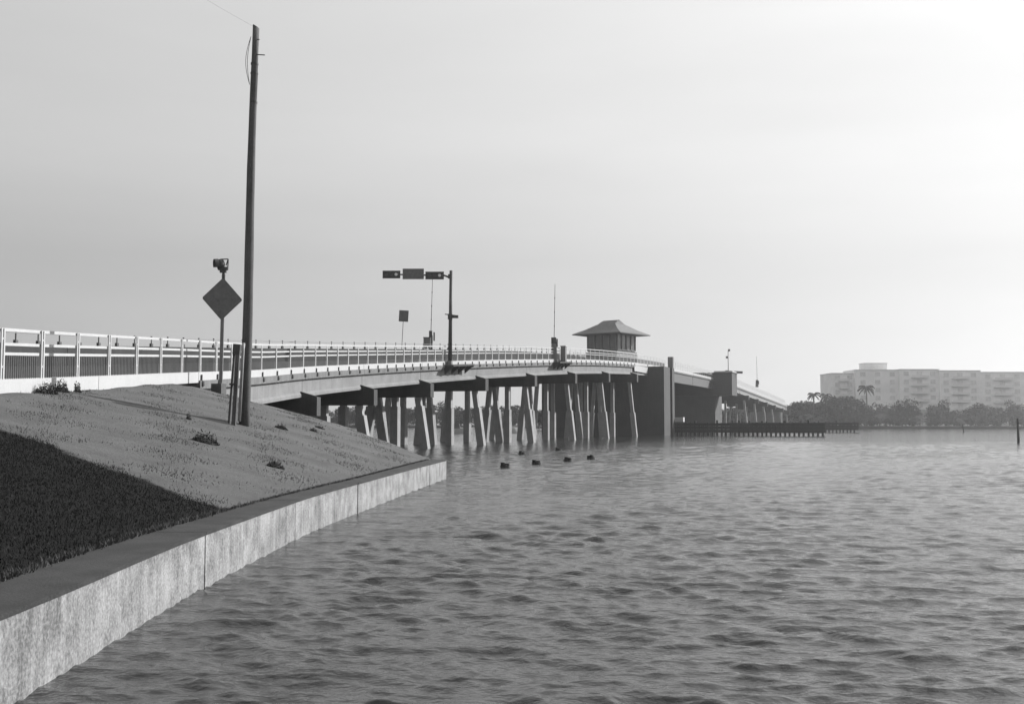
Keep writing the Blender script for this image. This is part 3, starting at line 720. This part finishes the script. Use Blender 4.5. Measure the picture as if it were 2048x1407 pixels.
def utility_pole():
    D = hit(488, 850).y; g0 = hit(488, 850); b0 = Vector((g0.x, D, ground(g0.x, D) - .3)); tp = at(511.5, 53, D)
    root = thing('utility_pole', Vector((g0.x, D, ground(g0.x, D))), 'tall weathered wooden utility pole leaning slightly right on the bank', 'utility pole')
    pts = []; rs = []
    for i in range(15):
        t_ = i / 14; q = b0.lerp(tp, t_); pts.append((q.x + .02 * math.sin(t_ * 7), q.y, q.z)); rs.append(.185 - .075 * t_ + .004 * math.sin(i * 2.3))
    mb = MB(); mb.tube(pts, rs, 20)
    # slanting cut at the top
    for k in range(20):
        i = len(mb.v) - 20 + k; x, y, z = mb.v[i]; mb.v[i] = (x, y, z - (x - tp.x) * .6)
    mb.build('shaft', M_['wood'], root, True)
    def on(py, dx=0, dy=-.14): q = at(500, py, D); t_ = (q.z - b0.z) / (tp.z - b0.z); c = b0.lerp(tp, t_); return Vector((c.x + dx, c.y + dy, c.z))
    mb = MB(); mb.beam(on(112, .08), on(113, .38), .025, .03); mb.build('step_peg', M_['dark'], root)
    mb = MB(); mb.beam(on(82, .08), on(82, .18), .03, .03); mb.build('step_peg', M_['dark'], root)
    for w_ in (.10, .16):
        pts = [on(76 + 96 * k / 12, -.12 - w_ * math.sin(math.pi * k / 12)) for k in range(13)]
        mb = MB(); mb.tube(pts, .009, 5); mb.build('loose_wire', M_['dark'], root)
    pts = [on(105 + 110 * k / 12, .10 + .05 * math.sin(math.pi * k / 12)) for k in range(13)]
    mb = MB(); mb.tube(pts, .008, 5); mb.build('loose_wire', M_['dark'], root)
    for py in (128, 147, 205):
        mb = MB(); q = on(py, 0, 0); mb.tube([q - Vector((0, 0, .03)), q + Vector((0, 0, .03))], .135, 16, False); mb.build('band', M_['dark'], root)
    mb = MB(); mb.tube([at(478.5, 842, D - .25), at(486, 700, D - .25), at(487.5, 686, D - .2)], .055, 8); o = mb.build('conduit', M_['wood2'], root, True); o['label'] = 'pale conduit running down beside the pole'
    # stub posts leaning beside the pole
    g2 = hit(463, 848); D2 = g2.y
    r2 = thing('stub_post', Vector((g2.x, D2, ground(g2.x, D2))), 'short dark pair of leaning posts bolted together beside the utility pole', 'post')
    for (xb, xt, w_, dd) in ((457.5, 470, .07, .08), (467, 476.5, .13, -.04)):
        mb = MB(); a = at(xb, 850, D2 + dd); a.z = ground(a.x, a.y) - .2; mb.beam(a, at(xt, 692, D2 + dd), w_, .12, up=(0, 1, 0)); mb.build('post', M_['wood'], r2)
    mb = MB(); mb.beam(at(473, 708, D2 - .02), at(475, 688, D2 - .02), .24, .2, up=(0, 1, 0)); mb.build('post_cap', M_['dark'], r2)
    mb = MB(); mb.box(at(466, 768, D2), (.2, .22, .06)); mb.build('bolt_band', M_['dark'], r2)
    return tp
tp = utility_pole()
# thin service wire from the pole top, sagging away to the upper left
pts = []; e1 = Vector((-14.5, 26.0, 18.5))
for k in range(25):
    t_ = k / 24; q = tp.lerp(e1, t_); q.z -= .6 * math.sin(math.pi * t_) + .05; pts.append(q)
mb = MB(); mb.tube(pts, .0035, 5); tag(mb.build('overhead_wire', M_['dark'], origin=tp), 'faint thin wire running from the utility pole top to the upper left', 'wire')

# small concrete marker at the kerb, right of the sign base
g0 = hit(456, 772); 
# ------------------------------------------------------------------ stumps, markers, dock and boats
for px, py, lb in ((1010, 929, 'leftmost and nearest of the four dark pile stumps in the water before the bridge'), (1073, 923, 'second from left of the four dark pile stumps in the water'),
                   (1135, 917, 'third from left of the four dark pile stumps in the water'), (1182, 912, 'rightmost of the four dark pile stumps in the water'),
                   (1043, 903, 'farther small dark stump behind the row of four, near the bridge shadow'), (1117, 896, 'faint dark stump closest to the bridge piles, behind the row of four')):
    D = (EYE - .02) / ((py + 4 - 842) / FPX); v = at(px, py + 4, D)
    root = thing('pile_stump', (v.x, v.y, 0), lb, 'pile stump', 'dark pile stumps in the water')
    mb = MB(); 
    for k in range(3):
        a = k * 2.1 + px; mb.tube([(v.x + .13 * math.cos(a), v.y + .13 * math.sin(a), -1.5), (v.x + .13 * math.cos(a), v.y + .13 * math.sin(a), .16 + .05 * k)], [.14, .12], 9)
    mb.build('timber', M_['timber'], root)
    mb = MB(); mb.tube([(v.x, v.y, .03), (v.x, v.y, .09)], .275, 12, False); mb.build('band', M_['dark'], root)
for px, yt, yb, r_, lb in ((2037, 836, 884, .13, 'leaning dark channel post in open water at the right edge'), (1927, 849, 864, .12, 'small distant channel post in the water before the apartment block')):
    D = EYE / ((yb - 842) / FPX); v = at(px, yb, D); t_ = at(px - 2, yt, D)
    root = thing('channel_post', (v.x, v.y, 0), lb, 'channel post'); mb = MB(); mb.tube([(v.x, v.y, -2), (v.x, v.y, .6), t_], [r_ * 1.15, r_ * 1.1, r_ * .8], 10); mb.build('pile', M_['timber'], root)
    mb = MB(); mb.box((t_.x, t_.y, t_.z - .25), (.26, .05, .3)); mb.build('marker_plate', M_['sign'], root)
def dock(px0, px1, D, z, label):
    a = at(px0, 850, D); b_ = at(px1, 850, D)
    root = thing('boat_dock', (a.x, D, 0), label, 'dock', 'boat docks beyond the bridge')
    mb = MB(); mb.box(((a.x + b_.x) / 2, D, z), (b_.x - a.x, 2.0, .22)); mb.build('deck', M_['slab'], root)
    k = a.x
    while k < b_.x:
        mb = MB(); mb.tube([(k, D - .8, -2), (k, D - .8, z + .9)], .16, 7); mb.build('pile', M_['timber'], root); k += 3.4
dock(896, 950, 226, 1.05, 'low dock seen between the left bridge piles'); dock(972, 1046, 232, 1.1, 'low dock seen between the middle bridge piles, right of the other')
def boat(px, D, label):
    a = at(px, 850, D); root = thing('moored_boat', (a.x, D, 0), label, 'boat', 'boats moored beyond the bridge')
    mb = MB(); n_ = 9; vs = []
    for i in range(n_):
        t_ = i / (n_ - 1) * 2 - 1; hw = 1.1 * (1 - max(0, t_) ** 3) ; x = a.x + t_ * 3.2
        vs += [(x, D - hw, .95 + .2 * t_), (x, D - hw * .6, -.2), (x, D + hw * .6, -.2), (x, D + hw, .95 + .2 * t_)]
    fs = []
    for i in range(n_ - 1):
        for j in range(4): fs.append((i*4+j, (i+1)*4+j, (i+1)*4+(j+1) % 4, i*4+(j+1) % 4))
    fs += [(0, 1, 2, 3), tuple((n_-1)*4 + j for j in (3, 2, 1, 0))]; mb.add(vs, fs); mb.build('hull', M_['boat'], root)
    mb = MB(); mb.box((a.x - .4, D, 1.45), (2.2, 1.5, 1.0), top=(.75, .85)); mb.build('cabin', M_['glass'], root)
boat(914, 221, 'white boat moored at the left dock behind the bridge piles'); boat(1005, 227, 'white boat moored at the middle dock behind the bridge piles')

# ------------------------------------------------------------------ far shore, trees, apartment block
def land(name, pts, z=.7):
    mb = MB(); n_ = len(pts); vs = [(x, y, z) for x, y in pts] + [(x, y, -3) for x, y in pts]
    mb.add(vs, [tuple(range(n_))] + [(i, i + n_, (i + 1) % n_ + n_, (i + 1) % n_) for i in range(n_)]); tag(mb.build(name, M_['shore']), kind='structure')
land('far_shore', [(86, 384), (110, 362), (190, 356), (330, 352), (640, 345), (700, 420), (700, 595), (90, 595), (70, 460)])
land('far_bank', [(-420, 470), (-200, 440), (-60, 424), (-10, 420), (12, 392), (16, 300), (40, 300), (60, 330), (69, 460), (88, 596), (-420, 596)], .55)

def tree_mesh(kind, seed, nl):
    r = random.Random(seed); mb = MB(); H = 1.0
    lobes = []
    for i in range(r.randint(7, 11)):
        a = r.uniform(0, 6.28); rr = r.uniform(0, .36 if kind == 'bush' else .28); z = r.uniform(.3, .85) if kind != 'bush' else r.uniform(.15, .72)
        lobes.append((rr * math.cos(a), rr * math.sin(a), z, r.uniform(.12, .24)))
    for i in range(nl):
        lx, ly, lz, lr = r.choice(lobes); d = Vector((r.gauss(0, 1), r.gauss(0, 1), r.gauss(0, .8))).normalized() * lr * r.uniform(.55, 1.12)
        c = Vector((lx, ly, lz)) + d; c.z = max(c.z, .02)
        s = r.uniform(.02, .045); n1_ = Vector((r.gauss(0, 1), r.gauss(0, 1), r.gauss(0, 1))).normalized() * s; n2_ = n1_.orthogonal().normalized() * s * r.uniform(.4, .9)
        mb.add([c - n1_, c + n2_, c + n1_, c - n2_], [(0, 1, 2, 3)])
    tr = MB(); tr.tube([(0, 0, -.05), (.01, 0, .3), (0, .01, .6)], [.03, .022, .012], 7)
    for i in range(5):
        a = r.uniform(0, 6.28); z = r.uniform(.2, .5); tr.tube([(0, 0, z), (.25 * math.cos(a), .25 * math.sin(a), z + .25)], [.014, .005], 5)
    return mb.mesh('crown', M_['leaf']), tr.mesh('trunk', M_['bark'])
arch = [tree_mesh('bush' if i % 2 else 'tree', 40 + i, 1300) for i in range(7)]
def palm_mesh(seed):
    r = random.Random(seed); tr = MB(); tr.tube([(0, 0, -.05), (.02, 0, .4), (.0, 0, .84)], [.022, .016, .015], 8); mb = MB()
    for i in range(26):
        a = r.uniform(0, 6.28); el = r.uniform(-.4, 1.2); Ln = r.uniform(.15, .21); p_ = Vector((0, 0, .84)); prev = p_.copy()
        for k in range(1, 7):
            t_ = k / 6; q = Vector((math.cos(a) * Ln * t_, math.sin(a) * Ln * t_, .84 + Ln * (math.sin(el) * t_ - .75 * t_ * t_)))
            side = Vector((-math.sin(a), math.cos(a), 0)) * .03 * (1.1 - t_)
            for s_ in (-1, 1): mb.add([prev, q, q + side * s_ + Vector((0, 0, -.03)), prev + side * s_ * 1.1 + Vector((0, 0, -.025))], [(0, 1, 2, 3)])
            prev = q
    return mb.mesh('crown', M_['leaf']), tr.mesh('trunk', M_['bark'])
palms = [palm_mesh(5), palm_mesh(6)]
TN = {}
def tree(px, D, ytop, wide=1.0, kind=None, name='tree', label='', group='trees on the far shore', cat='tree', zb=.6):
    t_ = at(px, ytop, D); H = max(2.0, t_.z - zb) / (.98 if kind is None else .97)
    root = thing(name, (t_.x, D, zb), label, cat, group); root.rotation_euler.z = random.uniform(0, 6.28)
    cr, tr = random.choice(arch) if kind is None else random.choice(palms)
    root.scale = (H * wide, H * wide, H)
    for nm, me_ in (('crown', cr), ('trunk', tr)):
        o = bpy.data.objects.new(nm, me_); COL.objects.link(o); o.parent = root
# right-hand shore
ONES = ['', 'first', 'second', 'third', 'fourth', 'fifth', 'sixth', 'seventh', 'eighth', 'ninth', 'tenth', 'eleventh', 'twelfth', 'thirteenth', 'fourteenth', 'fifteenth', 'sixteenth', 'seventeenth', 'eighteenth', 'nineteenth']
TENS = {20: 'twenty', 30: 'thirty', 40: 'forty'}
def ordinal(k):
    if k < 20: return ONES[k]
    return TENS[k // 10 * 10] + '-' + ONES[k % 10] if k % 10 else {20: 'twentieth', 30: 'thirtieth', 40: 'fortieth'}[k]
def place_row(px0, px1, n_, D0, D1, yfun, wide, grp, words, jit=6):
    pxs = sorted(px0 + (px1 - px0) * (i + .5) / n_ + random.uniform(-6, 6) for i in range(n_))
    for i, px in enumerate(pxs):
        tree(px, random.uniform(D0, D1), yfun(px) + random.uniform(-jit, jit), wide * random.uniform(.75, 1.35), group=grp, label=ordinal(i + 1) + ' from the left ' + words)
def tree_mass(px0, px1, n_, D0, D1, yfun, label):
    """trees that the photo hides or merges into one mass, joined"""
    V, F = [], []
    for i in range(n_):
        me_ = random.choice(arch)[0]; px = random.uniform(px0, px1); D = random.uniform(D0, D1); t_ = at(px, yfun(px) + random.uniform(-4, 4), D); H = t_.z - .5; b_ = len(V)
        a = random.uniform(0, 6.28); ca, sa = math.cos(a) * H * 1.3, math.sin(a) * H * 1.3
        V += [(t_.x + v.co.x * ca - v.co.y * sa, D + v.co.x * sa + v.co.y * ca, .5 + v.co.z * H) for v in me_.vertices]; F += [tuple(q + b_ for q in p_.vertices) for p_ in me_.polygons]
    me_ = bpy.data.meshes.new('tree_mass'); me_.from_pydata(V, [], F); me_.materials.append(M_['leaf']); tag(link('tree_mass', me_), label, 'trees', kind='stuff')
ypr = pchip([1560, 1600, 1640, 1700, 1760, 1850, 1950, 2048, 2200], [806, 797, 797, 800, 806, 808, 812, 816, 816])
place_row(1575, 1660, 9, 392, 410, ypr, 1.1, 'trees at the end of the bridge', 'of the dark trees clumped between bridge end and apartment block')
place_row(1655, 2140, 30, 374, 396, ypr, 1.1, 'trees along the apartment shore', 'of the trees in the belt before the apartment block', 17)
place_row(1600, 2160, 34, 362, 370, lambda x: 832, 1.5, 'waterside bushes below the apartment block', 'of the low waterside bushes before the apartment block', 5)
place_row(1590, 1700, 5, 415, 420, lambda x: 792, 1.1, 'trees behind the bridge end', 'of the taller trees behind the clump at the bridge end')
for px, yt, lb in ((1627, 778, 'palm with drooping fronds against the sky left of the apartment block'), (1732, 762, 'tall thin palm in front of the apartment block, below its roof tower'),
                   (1652, 780, 'palm at the left corner of the apartment block')):
    tree(px, 385 + random.uniform(0, 12), yt, .95, 'palm', 'palm_tree', lb, None, 'palm tree')
# shore behind the bridge
place_row(600, 1120, 30, 432, 450, lambda x: 811, 1.25, 'trees on the bank behind the bridge', 'of the dark trees on the opposite bank, seen under the bridge', 9)
place_row(600, 1120, 30, 424, 430, lambda x: 832, 1.5, 'bushes on the bank behind the bridge', 'of the low bushes at the waterline seen under the bridge', 6)
place_row(1075, 1185, 7, 305, 316, lambda x: 815, 1.2, 'trees on the point behind the bridge', 'of the trees on the point behind the bridge piers')
tree_mass(60, 1200, 70, 436, 470, lambda x: 813, 'far wooded mass filling the bank behind the bridge trees')
tree_mass(1190, 1600, 90, 424, 450, lambda x: 812, 'wooded mass hidden behind the bascule piers')
tree_mass(1640, 2200, 40, 398, 420, lambda x: 812, 'hazy wooded mass at the foot of the apartment block')

def apartments():
    root = thing('apartment_block', at(1850, 850, 432), 'long hazy apartment block with small roof tower behind trees on the right shore', 'apartment block')
    segs = [(1664, 1712, 434, 748, 746), (1712, 1800, 432, 741, 739.5), (1800, 1880, 431, 738.5, 740), (1880, 1962, 430, 741, 742.5), (1962, 2050, 430, 744, 745.5), (2050, 2130, 431, 747, 749)]
    mb = MB(); mb.box((0, 0, 0), (1.9, .12, 1.5)); wme = mb.mesh('window', M_['condoglass']); mb = MB()
    for dx in (-.98, 0, .98): mb.box((dx, -.05, 0), (.08, .08, 1.6))
    for dz in (-.8, .8): mb.box((0, -.05, dz), (1.9, .08, .08))
    fme = mb.mesh('frame', M_['slab'])
    for si, (x0, x1, D, ya, yb) in enumerate(segs):
        a = at(x0, 800, D); b_ = at(x1, 800, D); z = (at(x0, ya, D).z + at(x1, yb, D).z) / 2; W = b_.x - a.x; z0 = .6
        mb = MB(); mb.box(((a.x + b_.x) / 2, D + 8, (z + z0) / 2), (W - .02, 16, z - z0)); mb.build('wall', M_['condo'], root)
        mb = MB(); mb.box(((a.x + b_.x) / 2, D + 8, z + .16), (W + .3, 16.4, .32)); mb.build('roof', M_['slab'], root)
        fl = 7; fh = (z - z0) / fl
        nb_ = max(2, int(W / 4.4))
        for f in range(fl):
            zc = z0 + fh * (f + .52)
            for k in range(nb_):
                x = a.x + W * (k + .5) / nb_
                o = link('window', wme, root, (x, D - .03, zc)); link('frame', fme, o).location = (0, 0, 0)
            if f and si % 2 == 0 or f and si == 3:
                mb = MB(); mb.box((a.x + W * .5, D - .75, z0 + fh * f + .05), (W * .42, 1.4, .18)); mb.box((a.x + W * .5, D - 1.4, z0 + fh * f + .55), (W * .42, .08, .95)); mb.build('balcony', M_['slab'], root)
    a = at(1725, 727, 440); b_ = at(1770, 739, 440)
    mb = MB(); mb.box(((a.x + b_.x) / 2, 441, a.z - 2.1), (b_.x - a.x, 7, 4.2)); mb.build('roof_tower', M_['condo'], root)
    mb = MB(); mb.box(((a.x + b_.x) / 2, 441, a.z + .1), (b_.x - a.x + .4, 7.4, .2)); mb.build('tower_roof', M_['slab'], root)
apartments()

# ------------------------------------------------------------------ haze
hz = MB(); hz.box((0, 285, 11.5), (1560, 700, 32)); m = bpy.data.materials.new('haze'); m.use_nodes = True; t = m.node_tree; t.nodes.clear()
pv = t.nodes.new('ShaderNodeVolumePrincipled'); pv.inputs['Color'].default_value = (.95, .95, .95, 1); pv.inputs['Density'].default_value = .00034; pv.inputs['Anisotropy'].default_value = .75
o = t.nodes.new('ShaderNodeOutputMaterial'); t.links.new(pv.outputs[0], o.inputs['Volume'])
tag(hz.build('haze', m), 'thin pale haze in the air over the water', 'haze', kind='stuff')
